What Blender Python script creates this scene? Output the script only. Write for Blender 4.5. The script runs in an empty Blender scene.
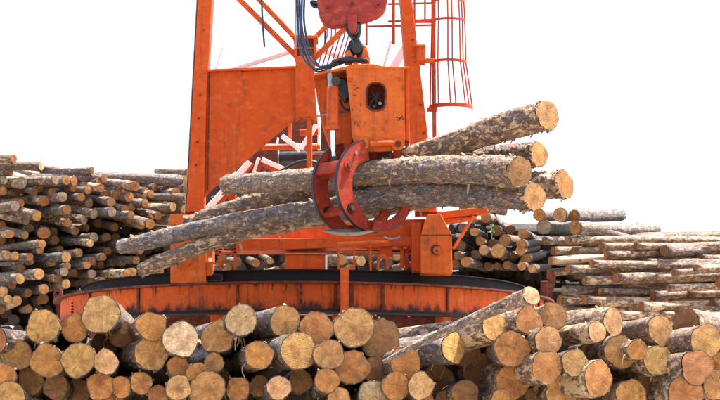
import bpy, bmesh, math, random
from mathutils import Vector, Matrix, noise
from mathutils.geometry import tessellate_polygon
random.seed(7)
S = bpy.context.scene
COL = S.collection
PI = math.pi

# ------------------------------------------------------------------ camera, sky, sun, exposure
F = 1800.0                       # focal length in pixels of the 720 px wide photograph
CAMZ = 0.5
TH = math.atan(250 / F)
cam_d = bpy.data.cameras.new('camera')
cam_d.lens = 36 * F / 720
cam_d.sensor_width = 36
cam_d.clip_end = 3000
cam = bpy.data.objects.new('camera', cam_d)
COL.objects.link(cam)
cam.location = (0, 0, CAMZ)
cam.rotation_euler = (PI / 2 + TH, 0, 0)
S.camera = cam

SUN_EL, SUN_AZ = math.radians(67), math.radians(72)     # azimuth measured from +Y (behind the crane) towards +X
w = bpy.data.worlds.new('World'); S.world = w; w.use_nodes = True
nt = w.node_tree
bg = nt.nodes['Background']
sky = nt.nodes.new('ShaderNodeTexSky')
sky.sky_type = 'NISHITA'; sky.sun_disc = False
sky.sun_elevation = SUN_EL; sky.sun_rotation = SUN_AZ
sky.air_density = 1.0; sky.dust_density = 4.0; sky.ozone_density = 1.0
nt.links.new(sky.outputs['Color'], bg.inputs['Color'])
bg.inputs['Strength'].default_value = 0.145
sd = bpy.data.lights.new('sun', 'SUN'); sd.energy = 5.0; sd.angle = math.radians(0.6); sd.color = (1, .95, .88)
sun = bpy.data.objects.new('sun', sd); COL.objects.link(sun)
dvec = Vector((math.sin(SUN_AZ) * math.cos(SUN_EL), math.cos(SUN_AZ) * math.cos(SUN_EL), math.sin(SUN_EL)))
sun.rotation_euler = dvec.to_track_quat('Z', 'Y').to_euler()
S.view_settings.view_transform = 'Standard'
S.view_settings.look = 'None'
S.view_settings.gamma = 1
S.view_settings.exposure = 1.8

CT, ST = math.cos(TH), math.sin(TH)
def P(px, py, Y):
    """a point of the place: the pixel (px, py) of the photograph at the distance Y"""
    dx = (px - 360) / F; dy = (200 - py) / F
    d = Vector((dx, CT - dy * ST, ST + dy * CT))
    k = Y / d.y
    return Vector((d.x * k, Y, CAMZ + d.z * k))
def M(n, Y):                      # n pixels at distance Y in metres
    return n * Y / F

# ------------------------------------------------------------------ materials
def mat(name):
    m = bpy.data.materials.new(name); m.use_nodes = True
    t = m.node_tree; b = t.nodes['Principled BSDF']
    return m, t, b
class G:
    def __init__(s, t): s.t = t
    def n(s, kind, **kw):
        nd = s.t.nodes.new(kind)
        for k, v in kw.items():
            if k.startswith('i_'):
                nd.inputs[k[2:].replace('_', ' ')].default_value = v
            else: setattr(nd, k, v)
        return nd
    def l(s, a, b): s.t.links.new(a, b)
    def math(s, op, a, b=None, c=None):
        nd = s.n('ShaderNodeMath', operation=op)
        for i, v in enumerate((a, b, c)):
            if v is None: continue
            if isinstance(v, (int, float)): nd.inputs[i].default_value = v
            else: s.l(v, nd.inputs[i])
        return nd.outputs[0]
    def noise(s, vec, scale, detail=4, rough=.55, dist=0):
        nd = s.n('ShaderNodeTexNoise'); nd.inputs['Scale'].default_value = scale
        nd.inputs['Detail'].default_value = detail; nd.inputs['Roughness'].default_value = rough
        nd.inputs['Distortion'].default_value = dist
        s.l(vec, nd.inputs['Vector']); return nd.outputs['Fac']
    def map(s, vec, scale=(1, 1, 1), loc=(0, 0, 0)):
        nd = s.n('ShaderNodeMapping'); nd.inputs['Scale'].default_value = scale; nd.inputs['Location'].default_value = loc
        s.l(vec, nd.inputs['Vector']); return nd.outputs[0]
    def ramp(s, f, stops, interp='LINEAR'):
        nd = s.n('ShaderNodeValToRGB'); cr = nd.color_ramp; cr.interpolation = interp
        while len(cr.elements) < len(stops): cr.elements.new(.5)
        for e, (p, c) in zip(cr.elements, stops):
            e.position = p; e.color = (*c, 1) if not isinstance(c, (int, float)) else (c, c, c, 1)
        s.l(f, nd.inputs[0]); return nd.outputs[0]
    def mix(s, f, a, b, mode='MIX'):
        nd = s.n('ShaderNodeMix', data_type='RGBA', blend_type=mode, clamp_factor=True)
        for i, v in ((0, f), (6, a), (7, b)):
            if isinstance(v, (int, float)): nd.inputs[i].default_value = v
            elif isinstance(v, tuple): nd.inputs[i].default_value = (*v, 1)
            else: s.l(v, nd.inputs[i])
        return nd.outputs[2]
    def bump(s, b, h, strength, dist):
        nd = s.n('ShaderNodeBump'); nd.inputs['Strength'].default_value = strength; nd.inputs['Distance'].default_value = dist
        s.l(h, nd.inputs['Height']); s.l(nd.outputs[0], b.inputs['Normal'])

def make_bark():
    m, t, b = mat('bark'); g = G(t)
    tc = g.n('ShaderNodeTexCoord').outputs['Object']
    oi = g.n('ShaderNodeObjectInfo')
    off = g.n('ShaderNodeVectorMath', operation='SCALE'); off.inputs[0].default_value = (31, 17, 53)
    g.l(oi.outputs['Random'], off.inputs['Scale'])
    add = g.n('ShaderNodeVectorMath', operation='ADD'); g.l(tc, add.inputs[0]); g.l(off.outputs[0], add.inputs[1])
    v = add.outputs[0]
    fur = g.noise(g.map(v, (9, 24, 24)), 1.7, 8, .72, .5)
    fur2 = g.noise(g.map(v, (24, 34, 34)), 2.2, 5, .7)
    wv = g.n('ShaderNodeVectorMath', operation='ADD'); g.l(g.map(v, (13, 27, 27)), wv.inputs[0])
    wn = g.n('ShaderNodeTexNoise'); wn.inputs['Scale'].default_value = 22; wn.inputs['Detail'].default_value = 3; g.l(v, wn.inputs['Vector'])
    wsc = g.n('ShaderNodeVectorMath', operation='SCALE'); g.l(wn.outputs['Color'], wsc.inputs[0]); wsc.inputs['Scale'].default_value = 1.6
    g.l(wsc.outputs[0], wv.inputs[1])
    vo = g.n('ShaderNodeTexVoronoi'); vo.inputs['Scale'].default_value = 1.0; g.l(wv.outputs[0], vo.inputs['Vector'])
    ve = g.n('ShaderNodeTexVoronoi', feature='DISTANCE_TO_EDGE'); ve.inputs['Scale'].default_value = 1.0; g.l(wv.outputs[0], ve.inputs['Vector'])
    cs = g.n('ShaderNodeSeparateXYZ'); g.l(vo.outputs['Color'], cs.inputs[0])
    cell = cs.outputs[0]; vedge = g.ramp(ve.outputs['Distance'], [(.0, 0.0), (.16, 1.0)])
    big = g.noise(g.map(v, (1.3, 4, 4)), 1.3, 4, .6, .5)
    col = g.ramp(fur, [(.34, (.022, .017, .015)), (.46, (.075, .062, .056)), (.56, (.155, .138, .128)), (.72, (.36, .33, .30))])
    col = g.mix(g.ramp(fur2, [(.42, 0.0), (.66, .65)]), col, (.34, .31, .28))
    col = g.mix(g.ramp(fur2, [(.28, .8), (.42, 0.0)]), col, (.03, .022, .018))
    col = g.mix(g.ramp(big, [(.40, 0.0), (.60, .55)]), col, (.21, .125, .075))
    col = g.mix(1.0, col, g.ramp(cell, [(0, .42), (.6, .95), (1, 1.75)]), 'MULTIPLY')
    col = g.mix(g.math('SUBTRACT', .62, g.math('MULTIPLY', vedge, .62)), col, (.016, .012, .010))
    col = g.mix(1.0, col, oi.outputs['Color'], 'MULTIPLY')
    # peeled patches: pale inner wood with a rusty rim, amount from the object's alpha
    pn = g.noise(g.map(v, (4.5, 9, 9), (4, 2, 9)), 1.6, 9, .70, .6)
    pe = g.math('ADD', g.math('ADD', pn, g.math('MULTIPLY', cell, .10)), g.math('MULTIPLY', g.math('SUBTRACT', oi.outputs['Alpha'], .25), .21))
    rim = g.ramp(pe, [(.61, 0.0), (.655, 1.0)])
    core = g.ramp(pe, [(.645, 0.0), (.70, 1.0)])
    col = g.mix(rim, col, (.30, .13, .055))
    wood = g.mix(g.ramp(fur2, [(.35, 0.0), (.6, 1.0)]), (.56, .41, .26), (.36, .22, .12))
    col = g.mix(core, col, wood)
    sx = g.n('ShaderNodeSeparateXYZ'); g.l(tc, sx.inputs[0])
    rimx = g.math('ADD', sx.outputs[0], g.math('MULTIPLY', g.math('SUBTRACT', fur2, .5), .10))
    col = g.mix(g.ramp(rimx, [(.0, .75), (.022, 0.0)]), col, (.34, .23, .14))
    g.l(col, b.inputs['Base Color']); b.inputs['Roughness'].default_value = .62
    b.inputs['Specular IOR Level'].default_value = .5
    h = g.math('ADD', g.math('ADD', g.math('MULTIPLY', fur, .9), g.math('MULTIPLY', fur2, .7)), g.math('ADD', g.math('MULTIPLY', vedge, .28), g.math('MULTIPLY', cell, .22)))
    h = g.math('MULTIPLY', h, g.math('SUBTRACT', 1.0, g.math('MULTIPLY', core, .75)))
    g.bump(b, h, .9, .035)
    return m

def make_wood_end():
    m, t, b = mat('sawn_wood'); g = G(t)
    tc = g.n('ShaderNodeTexCoord').outputs['Object']
    oi = g.n('ShaderNodeObjectInfo')
    off = g.n('ShaderNodeVectorMath', operation='SCALE'); off.inputs[0].default_value = (13, 37, 23)
    g.l(oi.outputs['Random'], off.inputs['Scale'])
    add = g.n('ShaderNodeVectorMath', operation='ADD'); g.l(tc, add.inputs[0]); g.l(off.outputs[0], add.inputs[1])
    v = add.outputs[0]
    sp = g.n('ShaderNodeSeparateXYZ'); g.l(tc, sp.inputs[0])
    y = g.math('ADD', sp.outputs[1], g.math('MULTIPLY', g.math('SUBTRACT', oi.outputs['Random'], .5), .05))
    z = sp.outputs[2]
    d = g.math('SQRT', g.math('ADD', g.math('MULTIPLY', y, y), g.math('MULTIPLY', z, z)))
    wob = g.noise(v, 9, 3, .5)
    dd = g.math('ADD', d, g.math('MULTIPLY', wob, .03))
    rings = g.math('SINE', g.math('MULTIPLY', dd, 560))
    rings2 = g.math('SINE', g.math('MULTIPLY', dd, 235))
    ang = g.math('ARCTAN2', z, y)
    cx = g.n('ShaderNodeCombineXYZ'); g.l(g.math('MULTIPLY', g.math('SINE', ang), 1.7), cx.inputs[0]); g.l(g.math('MULTIPLY', g.math('COSINE', ang), 1.7), cx.inputs[1])
    g.l(g.math('ADD', g.math('MULTIPLY', oi.outputs['Random'], 41), g.math('MULTIPLY', d, 2)), cx.inputs[2])
    cr = g.noise(cx.outputs[0], 1.3, 3, .6)
    crack = g.ramp(cr, [(.492, 0.0), (.499, 1.0), (.501, 1.0), (.508, 0.0)])
    blot = g.noise(v, 11, 5, .65, .3)
    blot2 = g.noise(v, 34, 4, .7)
    rot = g.n('ShaderNodeVectorRotate', rotation_type='X_AXIS'); g.l(v, rot.inputs['Vector'])
    g.l(g.math('MULTIPLY', oi.outputs['Random'], 9.0), rot.inputs['Angle'])
    saw = g.noise(g.map(rot.outputs[0], (1, 55, 3.5)), 1.6, 4, .6)
    col = g.mix(g.ramp(blot, [(.32, 0.0), (.68, 1.0)]), (.58, .47, .38), (1.28, 1.22, 1.05))
    col = g.mix(1.0, col, oi.outputs['Color'], 'MULTIPLY')
    col = g.mix(g.ramp(d, [(.015, .45), (.075, 0.0)]), col, g.mix(1.0, col, (.95, .72, .55), 'MULTIPLY'))
    col = g.mix(g.math('MULTIPLY', g.ramp(rings, [(.2, 0.0), (1, 1.0)]), .20), col, (.22, .10, .035))
    col = g.mix(g.math('MULTIPLY', g.ramp(rings2, [(.2, 0.0), (1, 1.0)]), .22), col, (.24, .11, .04))
    col = g.mix(g.math('MULTIPLY', g.ramp(saw, [(.52, 0.0), (.7, 1.0)]), .45), col, (.20, .095, .04))
    col = g.mix(g.math('MULTIPLY', g.ramp(blot2, [(.56, 0.0), (.72, 1.0)]), .5), col, (.13, .07, .035))
    col = g.mix(g.math('MULTIPLY', crack, g.ramp(blot, [(.42, 0.0), (.6, .75)])), col, (.045, .022, .012))
    blot3 = g.noise(v, 17, 6, .75, .6)
    col = g.mix(g.math('MULTIPLY', g.ramp(blot3, [(.5, 0.0), (.66, 1.0)]), .5), col, (.22, .12, .055))
    stn = g.noise(v, 4.2, 3, .6, .8)
    col = g.mix(g.math('MULTIPLY', g.ramp(stn, [(.54, 0.0), (.64, 1.0)]), .55), col, g.mix(1.0, col, (.52, .50, .52), 'MULTIPLY'))
    g.l(col, b.inputs['Base Color']); b.inputs['Roughness'].default_value = .8
    b.inputs['Specular IOR Level'].default_value = .25
    h = g.math('SUBTRACT', g.math('ADD', g.math('MULTIPLY', saw, .8), g.math('MULTIPLY', blot2, .6)), g.math('MULTIPLY', crack, .8))
    g.bump(b, h, .7, .012)
    return m

def make_paint(name, c, c2, grime=.5, streak=.5, rough=.5, chips=.25):
    m, t, b = mat(name); g = G(t)
    geo = g.n('ShaderNodeNewGeometry')
    v = geo.outputs['Position']
    big = g.noise(v, 1.4, 4, .6)
    col = g.mix(g.ramp(big, [(.35, 0.0), (.65, 1.0)]), c, c2)
    st = g.noise(g.map(v, (11, 11, .7)), 1.5, 5, .65)
    col = g.mix(g.math('MULTIPLY', g.ramp(st, [(.52, 0.0), (.68, 1.0)]), streak), col, (.09, .035, .022))
    gr = g.noise(g.map(v, (1.2, 1.2, 1)), 5, 7, .72)
    col = g.mix(g.math('MULTIPLY', g.ramp(gr, [(.55, 0.0), (.66, 1.0)]), grime), col, (.06, .035, .03))
    ch = g.noise(v, 26, 5, .7)
    col = g.mix(g.math('MULTIPLY', g.ramp(ch, [(.63, 0.0), (.66, 1.0)]), chips), col, (.045, .028, .025))
    fa = g.noise(g.map(v, (1, 1, 1.6), (3, 1, 7)), 9, 5, .6)
    col = g.mix(g.math('MULTIPLY', g.ramp(fa, [(.5, 0.0), (.75, 1.0)]), .22), col, (.74, .25, .08))
    g.l(col, b.inputs['Base Color'])
    g.l(g.ramp(gr, [(.3, rough), (.7, min(1, rough + .35))]), b.inputs['Roughness']); b.inputs['Specular IOR Level'].default_value = .15
    g.bump(b, g.math('ADD', ch, g.math('MULTIPLY', big, 1.2)), .25, .01)
    return m

def make_metal(name, c, rough, metallic, var=.5):
    m, t, b = mat(name); g = G(t)
    v = g.n('ShaderNodeNewGeometry').outputs['Position']
    a = g.noise(v, 14, 6, .7)
    dark = tuple(x * (1 - var) for x in c)
    col = g.mix(g.ramp(a, [(.35, 0.0), (.65, 1.0)]), dark, c)
    g.l(col, b.inputs['Base Color']); b.inputs['Metallic'].default_value = metallic
    g.l(g.ramp(a, [(.3, rough * .7), (.7, min(1, rough * 1.3))]), b.inputs['Roughness'])
    g.bump(b, a, .2, .006)
    return m

BARK = make_bark(); WOOD = make_wood_end()
OR = make_paint('orange_paint', (.44, .054, .004), (.50, .070, .007), .35, .4, .45, .2)
ORD = make_paint('weathered_orange_paint', (.48, .066, .010), (.56, .095, .016), .45, .6, .55, .5)
ORG = make_paint('scratched_orange_paint', (.48, .088, .012), (.54, .115, .017), .5, .45, .5, .6)
CAGE = make_paint('cage_red_orange_paint', (.34, .045, .014), (.42, .065, .02), .3, .3, .6, .4)
RED = make_paint('worn_red_paint', (.24, .020, .010), (.34, .035, .016), .65, .2, .4, .8)
CRIM = make_paint('faded_crimson_paint', (.21, .022, .020), (.28, .034, .028), .35, .3, .5, .8)
MAR = make_paint('dark_rust_paint', (.06, .018, .014), (.12, .03, .018), .6, .3, .6, .5)
PINK = make_paint('pale_haze_paint', (.62, .36, .36), (.72, .46, .44), 0, 0, .6, 0)
WHT = make_paint('white_and_glare_paint', (.82, .68, .60), (.88, .78, .70), .1, .15, .5, .2)
RAIL = make_metal('dark_rail_steel', (.018, .016, .018), .85, 0, .4)
RAIL.node_tree.nodes['Principled BSDF'].inputs['Specular IOR Level'].default_value = .15
GREY = make_metal('worn_grey_steel', (.34, .35, .33), .45, .7)
CHROME = make_metal('chrome_rod', (.75, .78, .82), .15, 1, .1)
BLK = make_metal('black_rubber', (.012, .013, .016), .5, 0)
DRK = make_metal('oily_black_steel', (.03, .03, .036), .4, .5)
BLUE = make_metal('blue_rubber_hose', (.02, .04, .11), .4, 0)
CHIP = make_metal('rusty_inner_bark', (.30, .15, .075), .9, 0, .6)
FIB = make_metal('bark_fibre', (.42, .26, .15), .9, 0, .5)
LEAF = make_metal('fresh_green_leaf', (.16, .30, .05), .6, 0, .4)

# ------------------------------------------------------------------ builders
def empty(name, loc, label, cat, group=None, kind=None):
    o = bpy.data.objects.new(name, None); COL.objects.link(o); o.location = loc
    o.empty_display_size = .1
    o['label'] = label; o['category'] = cat
    if group: o['group'] = group
    return o
def link(name, me, m, parent=None):
    if m is not None and not me.materials: me.materials.append(m)
    o = bpy.data.objects.new(name, me); COL.objects.link(o)
    if parent is not None: o.parent = parent
    return o
def worldloc(o):
    v = Vector((0, 0, 0))
    while o is not None: v = v + Vector(o.location); o = o.parent
    return v
def part(name, bm, m, parent, smooth=False):
    """bm is in world coordinates; the mesh is stored relative to its parent"""
    c = Vector((0, 0, 0))
    for v in bm.verts: c += v.co
    c /= max(1, len(bm.verts))
    pl = worldloc(parent) if parent else Vector((0, 0, 0))
    for v in bm.verts: v.co -= c
    bmesh.ops.recalc_face_normals(bm, faces=bm.faces)
    me = bpy.data.meshes.new(name); bm.to_mesh(me); bm.free()
    if smooth:
        for p in me.polygons: p.use_smooth = True
        try: me.set_sharp_from_angle(angle=math.radians(40))
        except Exception: pass
    o = link(name, me, m, parent); o.location = c - pl
    return o
def prism(pts, Y, t, bm=None, holes=(), bev=.006):
    """outline given in photograph pixels at distance Y, made t metres thick away from the camera"""
    bm = bm or bmesh.new()
    loops = [[P(x, y, Y) for x, y in pts]] + [[P(x, y, Y) for x, y in h] for h in holes]
    flat = [p for l in loops for p in l]
    tris = tessellate_polygon([[Vector((p.x, p.z, 0)) for p in l] for l in loops])
    f = [bm.verts.new(p) for p in flat]
    k = [bm.verts.new(p + Vector((0, t, 0))) for p in flat]
    new = []
    if not holes:
        new.append(bm.faces.new(f)); new.append(bm.faces.new(list(reversed(k))))
    else:
        for a, b_, c in tris:
            new.append(bm.faces.new((f[a], f[b_], f[c]))); new.append(bm.faces.new((k[c], k[b_], k[a])))
    i = 0
    for l in loops:
        n = len(l)
        for j in range(n):
            a, b_ = i + j, i + (j + 1) % n
            new.append(bm.faces.new((f[a], k[a], k[b_], f[b_])))
        i += n
    bmesh.ops.recalc_face_normals(bm, faces=new)
    if bev and not holes:
        es = {e for fc in new[:1] for e in fc.edges}
        bmesh.ops.bevel(bm, geom=list(es), offset=bev, segments=1, affect='EDGES')
    return bm
def beam(a, b, w, d, bm=None, up=None):
    """box beam from a to b: w across (seen from the camera), d deep"""
    bm = bm or bmesh.new()
    a, b = Vector(a), Vector(b)
    x = (b - a).normalized()
    ref = Vector((0, 1, 0)) if up is None else Vector(up)
    if abs(x.dot(ref)) > .95: ref = Vector((0, 0, 1))
    s = x.cross(ref).normalized(); u = s.cross(x).normalized()
    vs = []
    c = min(w, d) * .12
    prof = [(-w/2 + c, -d/2), (w/2 - c, -d/2), (w/2, -d/2 + c), (w/2, d/2 - c), (w/2 - c, d/2), (-w/2 + c, d/2), (-w/2, d/2 - c), (-w/2, -d/2 + c)]
    for p in (a, b):
        vs.append([bm.verts.new(p + s * i + u * j) for i, j in prof])
    for i in range(8):
        j = (i + 1) % 8
        bm.faces.new((vs[0][i], vs[0][j], vs[1][j], vs[1][i]))
    bm.faces.new(vs[0]); bm.faces.new(list(reversed(vs[1])))
    return bm
def tube(pts, r, bm=None, n=10, caps=True):
    bm = bm or bmesh.new()
    pts = [Vector(p) for p in pts]
    rs = r if isinstance(r, (list, tuple)) else [r] * len(pts)
    prev = None; ref = None
    for i, p in enumerate(pts):
        d = (pts[min(i + 1, len(pts) - 1)] - pts[max(i - 1, 0)]).normalized()
        if ref is None: ref = Vector((0, 1, 0)) if abs(d.y) < .9 else Vector((1, 0, 0))
        s = d.cross(ref).normalized(); u = s.cross(d).normalized(); ref = u
        ring = [bm.verts.new(p + (s * math.cos(2 * PI * k / n) + u * math.sin(2 * PI * k / n)) * rs[i]) for k in range(n)]
        if prev:
            for k in range(n): bm.faces.new((prev[k], prev[(k + 1) % n], ring[(k + 1) % n], ring[k]))
        elif caps: bm.faces.new(list(reversed(ring)))
        prev = ring
    if caps: bm.faces.new(prev)
    return bm
def spline(pts, k=6):
    pts = [Vector(p) for p in pts]; out = []
    q = [pts[0]] + pts + [pts[-1]]
    for i in range(1, len(q) - 2):
        for j in range(k):
            t = j / k; a, b, c, d = q[i-1], q[i], q[i+1], q[i+2]
            out.append(.5 * ((2*b) + (c - a)*t + (2*a - 5*b + 4*c - d)*t*t + (3*b - a - 3*c + d)*t*t*t))
    out.append(pts[-1]); return out
def disc(px, py, Y, rpx, t, n=20, bm=None):
    """round boss facing the camera, standing t metres proud of distance Y"""
    c = P(px, py, Y); r = M(rpx, Y)
    return tube([c, c - Vector((0, t, 0))], r, bm, n)
def bx(x0, y0, x1, y1, Y, t, bm=None, bev=.006):
    return prism([(x0, y0), (x1, y0), (x1, y1), (x0, y1)], Y, t, bm, (), bev)
def rrect(x0, y0, x1, y1, r, n=5):
    out = []
    for cx, cy, a0 in ((x1 - r, y0 + r, -90), (x1 - r, y1 - r, 0), (x0 + r, y1 - r, 90), (x0 + r, y0 + r, 180)):
        for i in range(n + 1):
            a = math.radians(a0 + 90 * i / n); out.append((cx + r * math.cos(a), cy + r * math.sin(a)))
    return out

# ------------------------------------------------------------------ logs
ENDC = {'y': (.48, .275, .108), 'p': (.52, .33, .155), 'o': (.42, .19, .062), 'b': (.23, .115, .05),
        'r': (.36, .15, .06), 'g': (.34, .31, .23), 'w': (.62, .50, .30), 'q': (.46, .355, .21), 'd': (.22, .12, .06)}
ENDN = {'y': 'honey yellow', 'p': 'pale cream', 'o': 'orange brown', 'b': 'dull brown', 'r': 'reddish', 'g': 'weathered grey', 'q': 'greyish tan',
        'w': 'whitish cream', 'd': 'dark brown'}
def lobes(rng, amp):
    hs = [(k, rng.uniform(0, 2 * PI), amp * rng.uniform(.3, 1) / (k ** .6)) for k in (2, 3, 4, 5)]
    return lambda a: sum(am * math.cos(k * a + ph) for k, ph, am in hs)
def log_meshes(L, centre, radius, n, m, seed, amp=.045, rough=.035, both=False, skew=0, fine=0):
    """a log along local +X from its sawn face at 0; centre(t), radius(t) give its line"""
    rng = random.Random(seed)
    lb = lobes(rng, amp); off = Vector((rng.uniform(0, 90), rng.uniform(0, 90), rng.uniform(0, 90)))
    def rad(t, a):
        x = t * L
        q = Vector((x * 2.2, math.cos(a) * .8, math.sin(a) * .8)) + off
        q2 = Vector((x * 11, math.cos(a) * 3.2, math.sin(a) * 3.2)) + off
        flare = 1 + .05 * math.exp(-x * 5)
        f_ = fine * noise.noise(Vector((x * 26, math.cos(a) * 7, math.sin(a) * 7)) + off) if fine else 0
        return radius(t) * flare * (1 + lb(a) + f_ + rough * 1.3 * noise.noise(q) + rough * noise.noise(q2))
    vs, fs = [], []
    for i in range(m + 1):
        t = (i / m) ** 1.15
        c = centre(t)
        for k in range(n):
            a = 2 * PI * k / n; r = rad(t, a)
            x = c.x + skew * r * math.cos(a) * max(0, 1 - c.x / 1.2)
            vs.append((x, c.y + r * math.cos(a), c.z + r * math.sin(a)))
    for i in range(m):
        for k in range(n):
            k2 = (k + 1) % n
            fs.append((i * n + k, i * n + k2, (i + 1) * n + k2, (i + 1) * n + k))
    c0 = centre(0); b = len(vs)
    chips = [noise.noise(Vector((k * .9, seed * 1.7, 3))) for k in range(n)]
    for k in range(n):
        a = 2 * PI * k / n; r = rad(0, a) * (.93 + .02 * chips[k])
        vs.append((c0.x + .012 + skew * r * math.cos(a), c0.y + r * math.cos(a), c0.z + r * math.sin(a)))
    for k in range(n):
        k2 = (k + 1) % n; fs.append((b + k, b + k2, k2, k))
    if not both:
        vs.append(tuple(centre(1))); e = len(vs) - 1
        for k in range(n): fs.append((m * n + k, m * n + (k + 1) % n, e))
    bark = bpy.data.meshes.new('bark'); bark.from_pydata(vs, [], fs)
    for p in bark.polygons: p.use_smooth = True
    def face(t, sgn, k0):
        c = centre(t); v2, f2 = [], []
        tx, tz = rng.uniform(-.06, .06), rng.uniform(-.06, .06)
        rr = (1.0, .66, .33)
        for q in rr:
            for k in range(n):
                a = 2 * PI * k / n; r = rad(t, a) * .95 * q
                yy, zz = r * math.cos(a), r * math.sin(a)
                x = c.x - sgn * (.004 + .004 * (1 - q)) + tx * yy * .4 + tz * zz * .4 + (skew * yy if sgn > 0 else 0)
                v2.append((x, c.y + yy, c.z + zz))
        v2.append((c.x - sgn * .009, c.y, c.z)); e = len(v2) - 1
        for j in range(2):
            for k in range(n):
                k2 = (k + 1) % n
                f2.append((j * n + k, j * n + k2, (j + 1) * n + k2, (j + 1) * n + k))
        for k in range(n): f2.append((2 * n + k, 2 * n + (k + 1) % n, e))
        if sgn > 0: f2 = [tuple(reversed(f)) for f in f2]
        me = bpy.data.meshes.new('cut_end'); me.from_pydata(v2, [], f2)
        return me
    ends = [face(0, 1, 0)]
    if both: ends.append(face(1, -1, 0))
    return bark, ends, rad
def frame_of(d):
    x = d.normalized(); y = Vector((0, 0, 1)).cross(x).normalized(); z = x.cross(y)
    return Matrix((x, y, z)).transposed()
LOGS = []
FL_BM = bmesh.new()
def flakes(R, p0, centre, rad, L, rng, count, reach):
    for _ in range(count):
        t = rng.random() ** 1.7 * reach; a = rng.uniform(0, 2 * PI)
        c = centre(t); r = rad(t, a)
        o = Vector((0, math.cos(a), math.sin(a))); q = c + o * r * .99
        k = rng.uniform(.012, .034) * (1 if count > 100 else .75) * (1.5 if rng.random() < .12 else 1)
        ax = Vector((1, 0, 0)) * k * rng.uniform(.8, 2.2); tn = Vector((0, -math.sin(a), math.cos(a))) * k * rng.uniform(.4, 1)
        lift = o * k * rng.uniform(.1, 1.3)
        pts = [q - tn, q + tn * rng.uniform(.5, 1), q + ax + tn * rng.uniform(.2, .9) + lift, q + ax * .8 - tn * rng.uniform(.2, .9) + lift * .8]
        th = o * .004
        a1 = [FL_BM.verts.new(p0 + R @ p) for p in pts]; a2 = [FL_BM.verts.new(p0 + R @ (p - th)) for p in pts]
        m_ = rng.choice((0, 0, 1, 2) if count > 100 else (0, 0, 0, 0, 1, 1, 2))
        fs = [FL_BM.faces.new(a1), FL_BM.faces.new(list(reversed(a2)))] + [FL_BM.faces.new((a1[i], a2[i], a2[(i+1) % 4], a1[(i+1) % 4])) for i in range(4)]
        for f in fs: f.material_index = m_
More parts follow.
